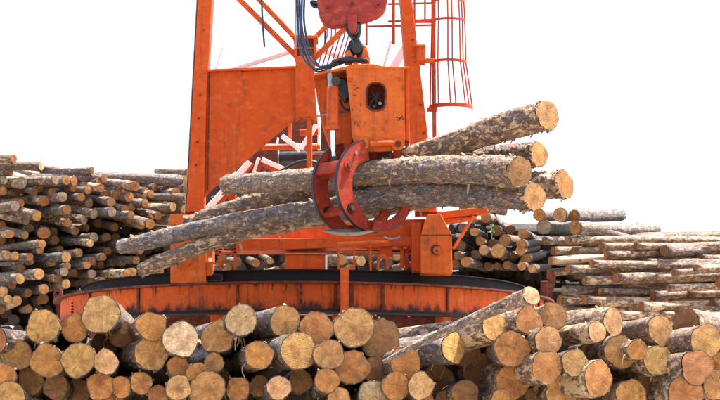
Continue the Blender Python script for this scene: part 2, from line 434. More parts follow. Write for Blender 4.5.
def log(p0, p1, r0, r1, col, pile, px, py, rpx, tint=(1, 1, 1), peel=.3, n=18, m=10, mid=(), amp=.05, rough=.035,
        both=False, stubs=0, strips=0, label=None, wob=.012, endtint=None, skew=0, fine=0, rpow=1):
    seed = len(LOGS) + 11
    rng = random.Random(seed)
    d = p1 - p0; R = frame_of(d); Ri = R.transposed()
    ctrl = [p0] + list(mid) + [p1]
    loc = [Ri @ (q - p0) for q in ctrl]
    if len(loc) > 2:
        sp = spline(loc, 8)
        def centre(t):
            f = t * (len(sp) - 1); i = min(int(f), len(sp) - 2); return sp[i].lerp(sp[i + 1], f - i)
    else:
        L0 = d.length; w1, w2 = rng.uniform(-1, 1) * wob * L0, rng.uniform(-1, 1) * wob * L0
        def centre(t): s = math.sin(PI * t); return Vector((t * L0, s * w1, s * w2))
    radius = lambda t: r0 + (r1 - r0) * t ** rpow
    bark, ends, rad = log_meshes(d.length, centre, radius, n, m, seed, amp, rough, both, skew, fine)
    root = empty('log', p0, '', 'log'); root.rotation_euler = R.to_euler()
    bo = link('bark', bark, BARK, root)
    k = rng.uniform(.8, 1.25)
    bo.color = (tint[0] * k, tint[1] * k * rng.uniform(.95, 1.03), tint[2] * k * rng.uniform(.9, 1.08), peel * (1 if pile == 'held' else rng.uniform(.5, 1.5)))
    ec = endtint or ENDC[col]; k = rng.uniform(.88, 1.12)
    for e in ends:
        eo = link('cut_end', e, WOOD, root); eo.color = (ec[0] * k, ec[1] * k * rng.uniform(.93, 1.07), ec[2] * k * rng.uniform(.85, 1.15), 1)
    L = d.length
    flakes(R, p0, centre, rad, L, rng, {'held': 260, 'front': 16, 'left': 6, 'right': 12, 'centre': 6}[pile], 1.0 if pile in ('held', 'right') else .3)
    for _ in range(stubs):
        t = rng.uniform(.03, .95); a = rng.uniform(0, 2 * PI); c = centre(t); r = rad(t, a)
        nrm = Vector((rng.uniform(-.6, .2), math.cos(a), math.sin(a))).normalized()
        base = c + Vector((0, math.cos(a), math.sin(a))) * r * .85
        l = rng.uniform(.25, .6) * r0 * .8
        bm = tube([base, base + nrm * l * .6, base + nrm * l], [r0 * .16, r0 * .12, r0 * .09], n=7)
        me = bpy.data.meshes.new('branch_stub'); bm.to_mesh(me); bm.free()
        link('branch_stub', me, BARK, root).color = (.9, .8, .7, .8)
    for _ in range(strips):
        t = rng.uniform(.02, .95) if pile == 'held' else rng.uniform(0, 1) ** 3 * .3; a = rng.uniform(0, 2 * PI) if rng.random() < .5 else -PI / 2 + rng.uniform(-.5, .5)
        c = centre(t); r = rad(t, a)
        p = c + Vector((0, math.cos(a), math.sin(a))) * r * .97
        vdn = Ri @ Vector((rng.uniform(-.4, .4), rng.uniform(-.2, .2), -1))
        up = Vector((rng.uniform(-.8, .8), math.cos(a), math.sin(a))).normalized()
        l = rng.uniform(.2, 1.0) ** 1.6 * .13
        pts = [p, p + up * l * .35 + vdn * l * .15, p + up * l * .45 + vdn * l * .55, p + up * l * .35 + vdn * l]
        bm = bmesh.new(); wv = Vector((rng.uniform(.3, 1), rng.uniform(-.5, .5), rng.uniform(-.5, .5))).normalized() * rng.uniform(.006, .024)
        th = Vector((.002, .003, .002)); rings = []
        for i, q in enumerate(pts):
            s = 1 - i / 4
            rings.append([bm.verts.new(q + wv * s + th), bm.verts.new(q - wv * s + th), bm.verts.new(q - wv * s - th), bm.verts.new(q + wv * s - th)])
        for i in range(3):
            for k in range(4): bm.faces.new((rings[i][k], rings[i][(k+1) % 4], rings[i+1][(k+1) % 4], rings[i+1][k]))
        bm.faces.new(rings[0]); bm.faces.new(rings[-1])
        me = bpy.data.meshes.new('bark_strip'); bm.to_mesh(me); bm.free()
        link('bark_strip', me, FIB if rng.random() < .6 else BARK, root)
    LOGS.append(dict(o=root, pile=pile, px=px, py=py, r=rpx, col=col, label=label))
    return root

# ================================================================== the setting
bm = bmesh.new()
bmesh.ops.create_grid(bm, x_segments=40, y_segments=40, size=600)
for v in bm.verts: v.co.z = noise.noise(v.co * .05) * .02
gm, gt, gb = mat('packed_dirt'); g = G(gt)
pv = g.n('ShaderNodeNewGeometry').outputs['Position']
g.l(g.mix(g.noise(pv, .8, 6, .7), (.24, .20, .155), (.42, .37, .30)), gb.inputs['Base Color']); gb.inputs['Roughness'].default_value = 1
g.bump(gb, g.noise(pv, 9, 6, .7), .6, .05)
me = bpy.data.meshes.new('ground'); bm.to_mesh(me); bm.free()
gr = link('ground', me, gm); gr.location = (0, 400, 0); gr['kind'] = 'structure'

# ================================================================== ring base of the crane
CY = 27.2; CX = P(305, 300, CY).x; RR = 3.7
def zof(py, Y=23.5): return P(305, py, Y).z
TOP, FL, LOW, BOT = zof(270), zof(283), zof(307.5), zof(312)
ring = empty('crane_ring_base', (CX, CY, 0), 'round orange steel ring track with black rail that the crane turns on', 'crane base')
def arc_band(r0, r1, z0, z1, a0=0, a1=2*PI, n=120, bm=None):
    bm = bm or bmesh.new(); full = abs(a1 - a0 - 2*PI) < 1e-4
    rows = []
    cnt = n if full else n + 1
    for i in range(cnt):
        a = a0 + (a1 - a0) * i / n
        c, s = math.cos(a), math.sin(a)
        rows.append([bm.verts.new((CX + r * c, CY + r * s, z)) for r, z in ((r1, z0), (r1, z1), (r0, z1), (r0, z0))])
    for i in range(n):
        A, B = rows[i], rows[(i + 1) % cnt]
        for k in range(4): bm.faces.new((A[k], A[(k+1) % 4], B[(k+1) % 4], B[k]))
    if not full: bm.faces.new(rows[0]); bm.faces.new(list(reversed(rows[-1])))
    return bm
def ang_at(px):                    # angle on the ring's front half whose projection is px
    best = None
    for i in range(2000):
        a = -PI + PI * i / 2000
        x, y = CX + RR * math.cos(a), CY + RR * math.sin(a)
        q = 360 + F * x / (y * CT + (2.4) * ST)
        e = abs(q - px)
        if best is None or e < best[0]: best = (e, a)
    return best[1]
part('rail', arc_band(RR - .48, RR - .38, FL + .03, TOP + .03), RAIL, ring)
part('rail_head', arc_band(RR - .50, RR - .34, TOP + .031, TOP + .045), RAIL, ring)
part('flange', arc_band(RR - .26, RR + .06, FL - .004, FL + .022), MAR, ring)
part('flange', arc_band(RR - .26, RR + .05, BOT - .002, BOT + .035), RAIL, ring)
def make_web():
    m = ORD.copy(); m.name = 'greasy_web_paint'; t = m.node_tree; g = G(t); b = t.nodes['Principled BSDF']
    src = b.inputs['Base Color'].links[0].from_socket
    v = g.n('ShaderNodeNewGeometry').outputs['Position']
    sp = g.n('ShaderNodeSeparateXYZ'); g.l(v, sp.inputs[0])
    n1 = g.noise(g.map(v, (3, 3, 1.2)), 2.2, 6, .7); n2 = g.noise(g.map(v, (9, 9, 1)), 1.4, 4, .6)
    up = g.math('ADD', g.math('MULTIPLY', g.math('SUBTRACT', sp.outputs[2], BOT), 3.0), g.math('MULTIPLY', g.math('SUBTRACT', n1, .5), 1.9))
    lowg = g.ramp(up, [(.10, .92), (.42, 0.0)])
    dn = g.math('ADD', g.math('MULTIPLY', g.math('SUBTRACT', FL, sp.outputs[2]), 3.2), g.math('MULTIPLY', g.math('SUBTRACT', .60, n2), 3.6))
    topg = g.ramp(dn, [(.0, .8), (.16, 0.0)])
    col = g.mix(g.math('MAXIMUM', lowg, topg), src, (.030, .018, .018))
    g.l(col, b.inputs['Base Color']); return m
WEB = make_web()
ribs = [88, 137, 237, 301, 336, 384, 449, 541]
angs = sorted([ang_at(p) for p in ribs])
edges = [-PI - .35] + angs + [.35]
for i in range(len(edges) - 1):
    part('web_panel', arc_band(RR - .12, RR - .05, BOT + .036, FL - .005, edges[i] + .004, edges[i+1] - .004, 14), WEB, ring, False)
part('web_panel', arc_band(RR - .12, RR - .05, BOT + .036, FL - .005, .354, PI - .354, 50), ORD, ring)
for a in angs:
    part('stiffener', arc_band(RR - .049, RR - .02, BOT + .037, FL - .006, a - .0045, a + .0045, 2), MAR, ring)
part('lower_chord', arc_band(RR - .62, RR - .50, zof(330), BOT - .005), MAR, ring)
for a in [2 * PI * k / 10 + .3 for k in range(10)] + [ang_at(210), ang_at(343), ang_at(457), ang_at(536)]:
    c = Vector((CX + (RR - .30) * math.cos(a), CY + (RR - .30) * math.sin(a), 0))
    part('support_leg', beam(c + Vector((0, 0, .0)), c + Vector((0, 0, BOT - .004)), .17, .17, up=(math.cos(a), math.sin(a), 0)), ORD, ring)
# tall splice post in front of the web
a = ang_at(343.5)
part('splice_post', arc_band(RR + .062, RR + .11, zof(326), TOP + .02, a - .014, a + .014, 2), ORD, ring)
part('splice_plate', arc_band(RR - .049, RR - .0, BOT + .037, FL - .006, a + .022, a + .038, 2), MAR, ring)
# bolts along the left end of the web
aL = ang_at(70)
for j in range(6):
    z = BOT + .07 + j * .042
    c = Vector((CX + (RR - .05) * math.cos(aL), CY + (RR - .05) * math.sin(aL), z)); o_ = Vector((math.cos(aL), math.sin(aL), 0)) * .02
    part('bolt', tube([c, c + o_], .013, n=8), RAIL, ring)
# lifting horns at both ends of the ring
def horn(px, py0, py1, Yh, flip):
    s = -1 if flip else 1
    out = [(px + s*x, y) for x, y in ((-4, py0 + 2), (-2, py0 - 3), (2, py0 - 4), (5, py0 - 1), (5, py0 + 4), (3, py0 + 8), (5, py0 + 14), (8, py1 - 6), (8, py1), (3, py1), (1, py1 - 8), (-3, py0 + 10))]
    hole = [(px + s*(.5 + 1.7 * math.cos(t)), py0 + 1 + 1.9 * math.sin(t)) for t in [2*PI*k/10 for k in range(10)]]
    return prism(out, Yh, .09, holes=[hole])
part('lifting_horn', horn(57, 292, 322, 26.9, False), MAR, ring)
part('lifting_horn', horn(552, 274, 310, 26.9, True), MAR, ring)
part('end_plate', bx(541, 281, 548, 309, 26.2, .08), MAR, ring)
# access ladder and pipes under the ring
for yy in (311, 320.5, 329):
    part('pipe', tube([P(374, yy, 25.2), P(402, yy, 25.2)], .022, n=8), ORD, ring)
part('pipe', tube([P(374, 305, 25.25), P(374, 345, 25.25)], .03, n=8), ORD, ring)
part('diagonal_brace', beam(P(374, 306, 25.3), P(352, 322, 25.3), .05, .05), ORD, ring)
part('diagonal_brace', beam(P(212, 338, 24.6), P(190, 368, 24.2), .08, .06), OR, ring)
for x0, x1 in ((394, 409), (410, 440)):
    part('hanging_panel', bx(x0, 312, x1 - 1, 323, 24.9, .04), MAR, ring)
part('girder', beam(P(60, 318, 27.0), P(335, 322, 25.4), .20, .12), MAR, ring)
part('girder', beam(P(345, 322, 25.4), P(545, 316, 27.0), .10, .12), MAR, ring)

# ================================================================== turning gantry on the ring
GY = 24.0
gan = empty('gantry_crane', P(310, 270, GY), 'tall orange gantry crane frame with big triangular side panel above the ring', 'crane')
leg1 = part('gantry_leg', prism([(199, -22), (213.5, -22), (206.5, 90), (203.5, 212), (186, 212), (187.5, 190)], GY - .05, .32), OR, gan)
part('lit_edge_strip', prism([(197.4, -22), (198.6, -22), (187.1, 190), (185.6, 212), (184.6, 212), (186, 190)], GY - .02, .28), GREY, leg1)  # lighter lit side of the leg, put in as a grey strip
for yy in (30, 95, 118, 142, 165):
    x = 199 + (186 - 199) * (yy / 212) + 7
    part('bolt', disc(x, yy, GY - .05, 1.1, .02, 8), MAR, leg1)
leg2 = part('gantry_leg', prism([(399, -22), (409.5, -22), (437, 212), (416, 212)], GY - .05, .55), OR, gan)
for yy in (40, 62, 105, 133):
    part('bolt', disc(402 + yy * .12 + 6, yy, GY - .05, 1.0, .02, 8), MAR, leg2)
pan = part('side_panel', prism([(207.5, 72), (233, 71.8), (296, 68.5), (296, 118.5), (285, 127), (270, 140), (250, 157), (230, 175), (212, 189), (204.5, 197)], GY + .02, .06), OR, gan)
part('panel_rim', beam(P(207.5, 71.2, GY), P(296, 67.7, GY), .03, .12), OR, pan)
for x in (209, 240, 270):
    part('lug', bx(x - 1, 69, x + 1, 72, GY - .01, .03), OR, pan)
part('panel_seam', beam(P(209.5, 75, GY + .012), P(207.5, 190, GY + .012), .012, .02), MAR, pan)
part('node_plate', prism([(295.5, 57), (299, 56), (313, 56), (316, 60), (314, 74), (317.5, 122), (313.5, 122), (311, 117), (300, 117), (295.5, 120)], GY - .03, .14), OR, gan)
nb = part('node_box', bx(294, 38.5, 316, 57, GY + .05, .3), MAR, gan)
part('box_flange', bx(293, 35, 317.5, 38.2, GY, .4), OR, nb)
part('box_side', bx(294, 38.4, 297, 57, GY + .0, .05), OR, nb)
part('box_side', bx(313.5, 38.4, 316.5, 57, GY + .0, .05), OR, nb)
part('box_lip', bx(295, 47, 316, 48.5, GY + .02, .04), OR, nb)
for a_, b_, w_ in (((228, -12), (301, 61), 5), ((250, -10), (298, 41), 4.6), ((357, 16), (312, 61), 5), ((330, 22), (312, 41), 4.4)):
    part('diagonal_brace', beam(P(*a_, GY + .1), P(*b_, GY + .1), M(w_, GY), .09), OR, gan)
part('post', beam(P(309.5, 118, GY + .02), P(309.5, 172, GY + .02), M(5.5, GY), .09), OR, gan)
# rear truss seen under the side panel, sun glare painted in as white members
TY = 26.2
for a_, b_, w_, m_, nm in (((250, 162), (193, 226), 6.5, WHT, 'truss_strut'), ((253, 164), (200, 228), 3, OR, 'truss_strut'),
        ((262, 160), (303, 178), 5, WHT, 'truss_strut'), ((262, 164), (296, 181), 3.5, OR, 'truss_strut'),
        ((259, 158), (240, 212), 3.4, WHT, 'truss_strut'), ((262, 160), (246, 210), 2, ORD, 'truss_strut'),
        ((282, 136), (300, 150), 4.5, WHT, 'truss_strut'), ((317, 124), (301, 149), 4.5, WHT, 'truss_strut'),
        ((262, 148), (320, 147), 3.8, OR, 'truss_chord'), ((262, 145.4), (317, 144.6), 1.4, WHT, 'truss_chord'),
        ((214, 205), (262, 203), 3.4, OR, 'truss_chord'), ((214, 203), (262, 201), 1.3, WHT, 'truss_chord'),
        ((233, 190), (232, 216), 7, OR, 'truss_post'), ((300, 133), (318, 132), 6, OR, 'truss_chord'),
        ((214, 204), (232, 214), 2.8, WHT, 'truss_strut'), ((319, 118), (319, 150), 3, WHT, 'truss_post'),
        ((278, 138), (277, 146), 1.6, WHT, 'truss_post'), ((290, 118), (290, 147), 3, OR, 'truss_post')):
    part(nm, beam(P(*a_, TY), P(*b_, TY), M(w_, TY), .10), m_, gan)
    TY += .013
mh = part('winch_housing_backdrop', prism([(268, 120), (334, 116), (336, 182), (236, 182), (236, 160), (262, 147)], 28.0, .9), MAR, gan)  # lower left stretched into a dark backdrop in place of shaded logs
dr = part('winch_drum', tube([P(279, 158, 26.9), P(306, 157, 26.9)], M(6.5, 26.9), n=20), DRK, gan, True)
part('drum_flange', tube([P(278, 158, 26.9), P(279.2, 158, 26.9)], M(7.6, 26.9), n=20), GREY, dr, True)
part('drum_motor', tube([P(306, 157, 26.9), P(330, 156.5, 26.9)], M(5.6, 26.9), n=18), MAR, dr, True)
part('hose', tube(spline([P(280, 172, 25), P(292, 165, 25), P(305, 161, 25), P(318, 163, 25)]), .025), BLK, gan, True)
# left carriage
CB = 23.75
cl = part('carriage', prism([(170, 214), (206, 214), (204, 250), (205.5, 250), (205.5, 283), (170.5, 283), (170.5, 250)], CB, .5), ORG, gan)
part('hub', disc(187, 262, CB, 4.5, .05, 18), OR, cl, True)
part('side_block', bx(206, 262, 212, 276, CB + .06, .3), ORG, cl)
part('side_block', bx(200, 246, 213, 262, CB + .3, .3), ORG, cl)
part('foot', bx(203, 274, 222, 280, CB + .1, .3), RAIL, cl)
part('pin', tube([P(210, 258, CB + .03), P(210, 261.5, CB + .03)], .025, n=8), WHT, cl)
# right carriage
cr_ = part('carriage', prism([(425, 220), (428, 214), (441, 214), (446, 224), (451.5, 234), (452.5, 272.5), (421, 272.5), (420.5, 236)], CB, .5), ORG, gan)
part('hub_ring', disc(436, 250, CB, 5.2, .02, 24), DRK, cr_, True)
part('hub', disc(437, 250.5, CB - .02, 4.0, .035, 20), ORG, cr_, True)
part('hub_bolt', disc(437, 250.5, CB - .055, 1.1, .015, 8), MAR, cr_)
part('seam', bx(421, 234.6, 452, 235.4, CB - .004, .01, bev=0), MAR, cr_)
part('side_plate', bx(412, 222, 421, 272, CB + .25, .2), ORD, cr_)
# cross girders
part('cross_girder', prism([(238, 222), (425, 219), (425, 238), (234, 239)], GY + .3, .3), OR, gan)
part('girder_flange', prism([(236, 238.6), (426, 237), (426, 245.5), (330, 248), (236, 251)], GY + .1, .45), OR, gan)
part('girder_underside', bx(212, 248, 420, 252, GY + .5, .35), MAR, gan)
part('outrigger_beam', prism([(436, 212), (487, 206.5), (487.5, 213), (437, 219)], GY + .0, .2), OR, gan)
part('outrigger_flange', prism([(440, 219), (478, 215.5), (470, 219), (442, 223)], GY + .05, .3), ORD, gan)
part('tie_rod', tube([P(474, 216, GY), P(453, 249, GY)], M(1.5, GY), n=8), ORG, gan, True)
eb = part('equipment_box', bx(285, 254.5, 326, 272, GY + .1, .45), OR, gan)
part('box_lid', bx(284.5, 253.2, 327, 254.6, GY + .08, .5), ORG, eb)
part('box_corner', bx(325.2, 255, 327.2, 270, GY + .08, .05), WHT, eb)
# rails on the ring deck
lr = part('deck_rail', beam(P(218, 252, GY + .15), P(236, 252.5, GY + .15), .035, .035), OR, gan)
for x in (220, 235): part('rail_post', beam(P(x, 250, GY + .15), P(x, 275, GY + .15), .035, .035), OR, lr)
part('middle_rail', beam(P(212, 263.5, GY + .15), P(235, 263.5, GY + .15), .02, .02), OR, lr)
rr_ = part('deck_rail', beam(P(337, 243.5, GY), P(388, 241.5, GY), .035, .035), ORG, gan)
for x in (338.5, 354, 370.5): part('rail_post', beam(P(x, 244.5, GY), P(x, 271, GY), .03, .03), OR, rr_)
part('middle_rail', beam(P(338, 252, GY), P(378, 252, GY), .02, .02), OR, rr_)
part('middle_rail', beam(P(354, 247, GY + .2), P(378, 249, GY + .2), .03, .03), OR, rr_)
part('valve_box', bx(379, 244, 392, 256.5, GY + .15, .25), OR, gan)
for i, (q) in enumerate(([(378, 270), (379, 258), (386, 257), (387, 270)], [(392, 241), (404, 240), (412, 242), (412, 268)],
        [(402, 268), (402, 250), (398, 246), (398, 240)], [(405, 270), (408, 262), (404, 255), (409, 248), (411, 244)],
        [(402, 264), (416, 265)], [(403, 253), (420, 252)], [(396, 238), (404, 236), (412, 239), (420, 240)])):
    part('pipe', tube(spline([P(x, y, GY + .1 + i * .05) for x, y in q]), .02 + .004 * (i % 3), n=8), (ORG, OR, ORD, OR)[i % 4], gan, True)
part('pipe_collar', tube(spline([P(392 + 8 * math.cos(t), 236 + 3 * math.sin(t), GY) for t in [PI * k / 6 for k in range(7)]]), .014, n=6), GREY, gan, True)
# small box on the right leg
bb = part('bracket_box', bx(416.5, 45, 425.5, 61, GY - .15, .3), OR, gan)
part('bracket_shelf', bx(414, 58, 435, 61, GY - .1, .12), OR, bb)
part('box_rim', bx(415.5, 44, 426, 46, GY - .17, .34), ORG, bb)
# platform rails behind the right leg
for x, w_, y1 in ((366.5, 2.4, 45), (393.5, 3.4, 44), (414.5, 2.2, 46)):
    part('platform_post', beam(P(x, -20, GY + .9), P(x, y1, GY + .9), M(w_, GY), .06), CAGE, gan)
for y0, y1, w_ in ((4, 3, 1.8), (26.5, 25, 1.8), (21.5, 19.5, 1.6)):
    x0 = 366 if y0 > 25 else 388
    part('platform_rail', beam(P(x0, y0, GY + .95), P(436, y1, GY + .95), M(w_, GY), .04), CAGE, gan)
for y in (22, 37, 44.5, 48, 53, 58):
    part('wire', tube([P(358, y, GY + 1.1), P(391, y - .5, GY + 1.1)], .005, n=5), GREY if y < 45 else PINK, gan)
# bent bars of the rear ladder cage
for k in range(6):
    x = 327 + k * 4.3
    part('cage_bar', tube([P(x + 1, -10, GY + 1), P(x, 36, GY + 1), P(x - 9, 66, GY + 1)], .011, n=5), CAGE, gan)
# pale far members, overexposure haze painted in as pink
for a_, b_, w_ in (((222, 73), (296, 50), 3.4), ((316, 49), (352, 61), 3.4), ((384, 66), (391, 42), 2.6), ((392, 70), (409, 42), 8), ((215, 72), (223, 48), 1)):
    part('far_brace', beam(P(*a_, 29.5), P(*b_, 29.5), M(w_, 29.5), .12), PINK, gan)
# hoop cage of the ladder
LY = 24.3
lad = part('ladder_pole', beam(P(433, -22, LY), P(434.5, 138, LY), M(4, LY), .07), CAGE, gan)
part('ladder_pole', beam(P(425, -22, LY + .25), P(425, 20, LY + .25), M(2, LY), .05), CAGE, gan)
def hoop(py, x0, x1, w_):
    cx = (x0 + x1) / 2; r = M((x1 - x0) / 2, LY); c = P(cx, py, LY + .1)
    pts = [c + Vector((r * math.cos(t), -r * .9 * math.sin(t), 0)) for t in [PI * 1.12 * k / 18 - .06 * PI for k in range(19)]]
    bm = bmesh.new(); h = M(w_, LY); rows = []
    for i, p in enumerate(pts):
        o = (p - c).normalized() * .008
        rows.append([bm.verts.new(p + o + Vector((0, 0, -h/2))), bm.verts.new(p + o + Vector((0, 0, h/2))), bm.verts.new(p - o + Vector((0, 0, h/2))), bm.verts.new(p - o + Vector((0, 0, -h/2)))])
    for i in range(18):
        for k in range(4): bm.faces.new((rows[i][k], rows[i][(k+1) % 4], rows[i+1][(k+1) % 4], rows[i+1][k]))
    bm.faces.new(rows[0]); bm.faces.new(rows[-1])
    return bm, c, r
hp = [(2, 431, 464.5, 2.6), (21.5, 431, 465.5, 2.4), (63, 430, 466.5, 2.8), (108, 429, 473, 4)]
hc = []
for h_ in hp:
    bm_, c, r = hoop(*h_); part('hoop', bm_, CAGE, lad); hc.append((c, r))
part('hoop_bracket', bx(415, 20, 436, 22.5, LY - .02, .04), CAGE, lad)
part('hoop_bracket', bx(427, 107, 437, 111, LY - .06, .06), CAGE, lad)
for t in (.93, .80, .71, .52, .44, .28, .2, .06):
    pts = [c + Vector((r * math.cos(PI * t), -r * .9 * math.sin(PI * t), 0)) * 1.0 for c, r in hc]
    pts = [pts[0] + Vector((0, 0, .3))] + pts
    part('cage_bar', tube(pts, .011, n=6), CAGE, lad)
# small black cables hanging from the frame above
part('cable', tube(spline([P(261.5, -10, GY), P(262.5, 20, GY), P(264.5, 47, GY)]), .014, n=6), BLK, gan, True)
part('cable', tube(spline([P(325, 20, GY + .3), P(325.2, 33, GY + .3), P(325, 45, GY + .3)]), .014, n=6), BLK, gan, True)

# ================================================================== hook block and grapple
HY = 21.2
hb = empty('hook_block', P(352, 25, HY), 'faded crimson pulley block hanging above the grapple at the top edge', 'pulley block')
out = [(316, -20), (317, 2), (318.5, 13), (322, 20), (327, 24), (333, 25.3), (344, 24), (356, 21.5), (368, 18.5), (378, 14.5), (384, 10), (387, 3), (388.5, -20)]
part('housing_plate', prism(out, HY - .18, .04), CRIM, hb)
part('housing_plate', prism(out, HY + .14, .04), CRIM, hb)
part('pulley_wheel', tube([P(345, 0, HY - .13), P(345, 0, HY + .13)], M(20, HY), n=28), DRK, hb, True)
part('rim_band', prism([(x * .985 + 5.3, y * .93 + .6) for x, y in out], HY - .138, .27), CRIM, hb)
for x, y in ((328, 8), (378, 5), (352, 4)):
    b_ = part('bolt_boss', disc(x, y, HY - .18, 3.2, .02, 18), CRIM, hb, True)
    part('bolt', disc(x, y, HY - .20, 1.5, .03, 6), DRK, b_)
part('lug', prism([(347, 14), (357, 14), (357, 28), (354.5, 33), (351, 33), (348, 28)], HY - .22, .03), CRIM, hb)
part('side_shackle', tube(spline([P(318, 3, HY), P(312, 2, HY), P(314, 6, HY), P(319, 7, HY)]), .025, n=8), DRK, hb, True)

gp = empty('log_grapple', P(365, 70, HY), 'orange hydraulic grapple with curved red claws gripping a bundle of logs', 'grapple')
lk = part('swivel', prism([(348, 24), (361, 22), (361.5, 30), (359, 38), (364, 46), (365, 53), (359, 58), (354, 57), (350, 50), (352, 38), (347, 31)], HY - .05, .14, bev=.02), DRK, gp)
part('swivel_arm', prism([(352, 38), (355, 44), (350, 54), (349, 62), (344.5, 62), (345, 52), (349, 42)], HY - .1, .08, bev=.015), DRK, lk)
part('swivel_ball', tube([P(357, 48, HY - .14), P(357, 48, HY + .12)], M(5.5, HY), n=16), DRK, lk, True)
part('link_ring', tube([P(352 + 4.5 * math.cos(t), 28 + 6 * math.sin(t), HY - .16) for t in [2*PI*k/14 for k in range(15)]], .03, n=8), DRK, lk, True)
part('yoke', prism([(344.5, 64), (344.5, 55), (347, 50), (350, 50), (352, 56), (352.5, 64)], HY - .16, .06), ORG, gp)
part('yoke', prism([(361, 64), (362, 54), (364, 46), (366, 46), (369, 54), (370, 64)], HY - .16, .06), ORG, gp)
part('yoke', prism([(353, 64), (354, 56), (356, 54), (358, 60), (358, 64)], HY - .22, .04), ORG, gp)
part('pin', tube([P(342, 60.5, HY - .12), P(370, 60.5, HY - .12)], .035, n=12), DRK, gp, True)
part('top_plate', prism([(313, 73.5), (345, 66.5), (352, 64), (374, 63.8), (384, 66), (409, 66.6), (409, 68.4), (347, 69), (313.5, 75.5)], HY - .28, .6), ORG, gp)
win = rrect(366.5, 83, 385.5, 110.5, 8)
body = part('front_plate', prism([(346, 69.2), (404.5, 68.6), (404.8, 120), (405.5, 138), (403, 146), (397, 150.5), (380, 151.5), (363, 151.5), (356, 147), (352.5, 138), (350.5, 110)], HY - .27, .05, holes=[win]), ORG, gp)
part('window_rim', tube([P(x, y, HY - .27) for x, y in win + win[:1]], .012, n=6), MAR, body, True)
for x, y in ((349.5, 79.5), (400.5, 79)):
    part('bolt', disc(x, y, HY - .27, 2.2, .02, 12), OR, body, True)
# scratches where paint has worn to steel
rs = random.Random(3)
for i in range(9):
    x, y = rs.uniform(350, 362), rs.uniform(84, 130)
    dx, dy = rs.uniform(-3, 3), rs.uniform(-4, 4)
    part('scratch', prism([(x, y), (x + dx, y + dy), (x + dx + .5, y + dy + .7), (x + .6, y + .8)], HY - .2725, .004, bev=0), DRK, body)
for i in range(6):
    x, y = rs.uniform(395, 402), rs.uniform(116, 122)
    part('scratch', prism([(x, y), (x + 1.2, y - .8), (x + 2.4, y + .3), (x + .8, y + 1.1)], HY - .2725, .004, bev=0), DRK, body)
part('back_plate', prism([(346, 70), (404, 70), (405, 146), (356, 146)], HY + .26, .04), ORD, gp)
part('side_plate', prism([(404.6, 69), (409, 69), (409.5, 142), (405.6, 140)], HY - .2, .45), OR, gp)
part('inner_plate', bx(352, 78, 366, 140, HY + .0, .2), MAR, gp)
for q in ([(368, 84), (372, 92), (376, 100), (374, 110)], [(384, 90), (378, 95), (371, 102), (369, 110)], [(379, 88), (376, 98), (381, 108)], [(367, 98), (375, 96), (385, 104)]):
    part('hose', tube(spline([P(x, y, HY - .12) for x, y in q]), .013, n=7), BLK, gp, True)
part('fitting', disc(380, 104, HY - .15, 1.7, .04, 8), GREY, gp)
part('fitting', disc(374, 107, HY - .15, 1.4, .04, 8), BLUE, gp)
part('left_housing', prism([(313.5, 75), (346.5, 69.6), (350, 100), (353, 140), (346, 151), (331, 150), (322, 124), (316.5, 96)], HY + .05, .25), ORD, gp)
part('housing_bolt', disc(316.8, 87, HY + .05, 2.2, .02, 12), OR, gp, True)
part('hose_clamp', tube([P(317, 116, HY + .03), P(333, 113.5, HY - .1), P(350, 111, HY + .03)], .012, n=6), GREY, gp, True)
part('valve_block', prism([(336, 76), (344, 78), (353, 84), (351, 98), (345, 101), (341, 96), (337, 90)], HY - .1, .16, bev=.02), DRK, gp)
part('hose', tube(spline([P(340, 100, HY - .12), P(343, 107, HY - .14), P(348, 110, HY - .12), P(352, 106, HY - .1)]), .014), BLK, gp, True)
# hydraulic cylinder
cyl = part('cylinder_barrel', tube([P(332.5, 87, HY - .2), P(332.5, 127.5, HY - .2)], M(6.0, HY), n=22), ORD, gp, True)
part('collar', tube([P(332.5, 126.5, HY - .2), P(332.5, 130, HY - .2)], M(7.4, HY), n=22), ORD, cyl, True)
part('end_eye', tube([P(336, 81, HY - .3), P(336, 81, HY - .1)], M(4.6, HY), n=16), DRK, cyl, True)
part('eye_lug', prism([(327, 69), (331, 69), (333, 82), (333, 88), (328, 88)], HY - .26, .05), GREY, cyl)
part('piston_rod', tube([P(333, 130, HY - .2), P(334, 164, HY - .2)], M(2.7, HY), n=14), CHROME, cyl, True)
part('rod_eye', tube([P(334, 160, HY - .3), P(334, 160, HY - .1)], M(4, HY), n=14), DRK, cyl, True)
# claws: arcs in a plane turned 48 degrees from the picture plane
A_ = math.radians(48)
u = Vector((-math.sin(A_), -math.cos(A_), 0)); v_ = Vector((math.cos(A_), -math.sin(A_), 0)); zz = Vector((0, 0, 1))
CC = P(371, 186, 20.93)
def claw(shift, t0, t1, prof, side, th=.035, rout=.55, n=30):
    bm = bmesh.new(); rows = []
    for i in range(n + 1):
        s = i / n; t = math.radians(t0 + (t1 - t0) * s); wv = prof(s)
        ro = rout; ri = ro - wv
        dirv = u * math.sin(t) * side + zz * math.cos(t)
        c = CC + v_ * shift
        q = [c + dirv * ro - v_ * th/2, c + dirv * ro + v_ * th/2, c + dirv * ri + v_ * th/2, c + dirv * ri - v_ * th/2]
        rows.append([bm.verts.new(x) for x in q])
    for i in range(n):
        for k in range(4): bm.faces.new((rows[i][k], rows[i][(k+1) % 4], rows[i+1][(k+1) % 4], rows[i+1][k]))
    bm.faces.new(rows[0]); bm.faces.new(rows[-1])
    return bm
pr = lambda s: .25 * (1 - .15 * s) if s < .75 else .25 * (.8875 - (s - .75) * 2.6)
def edge(shift, t0, t1, side, rout=.552, wd=.038):
    return claw(shift, t0, t1, lambda s: .012, side, wd, rout)
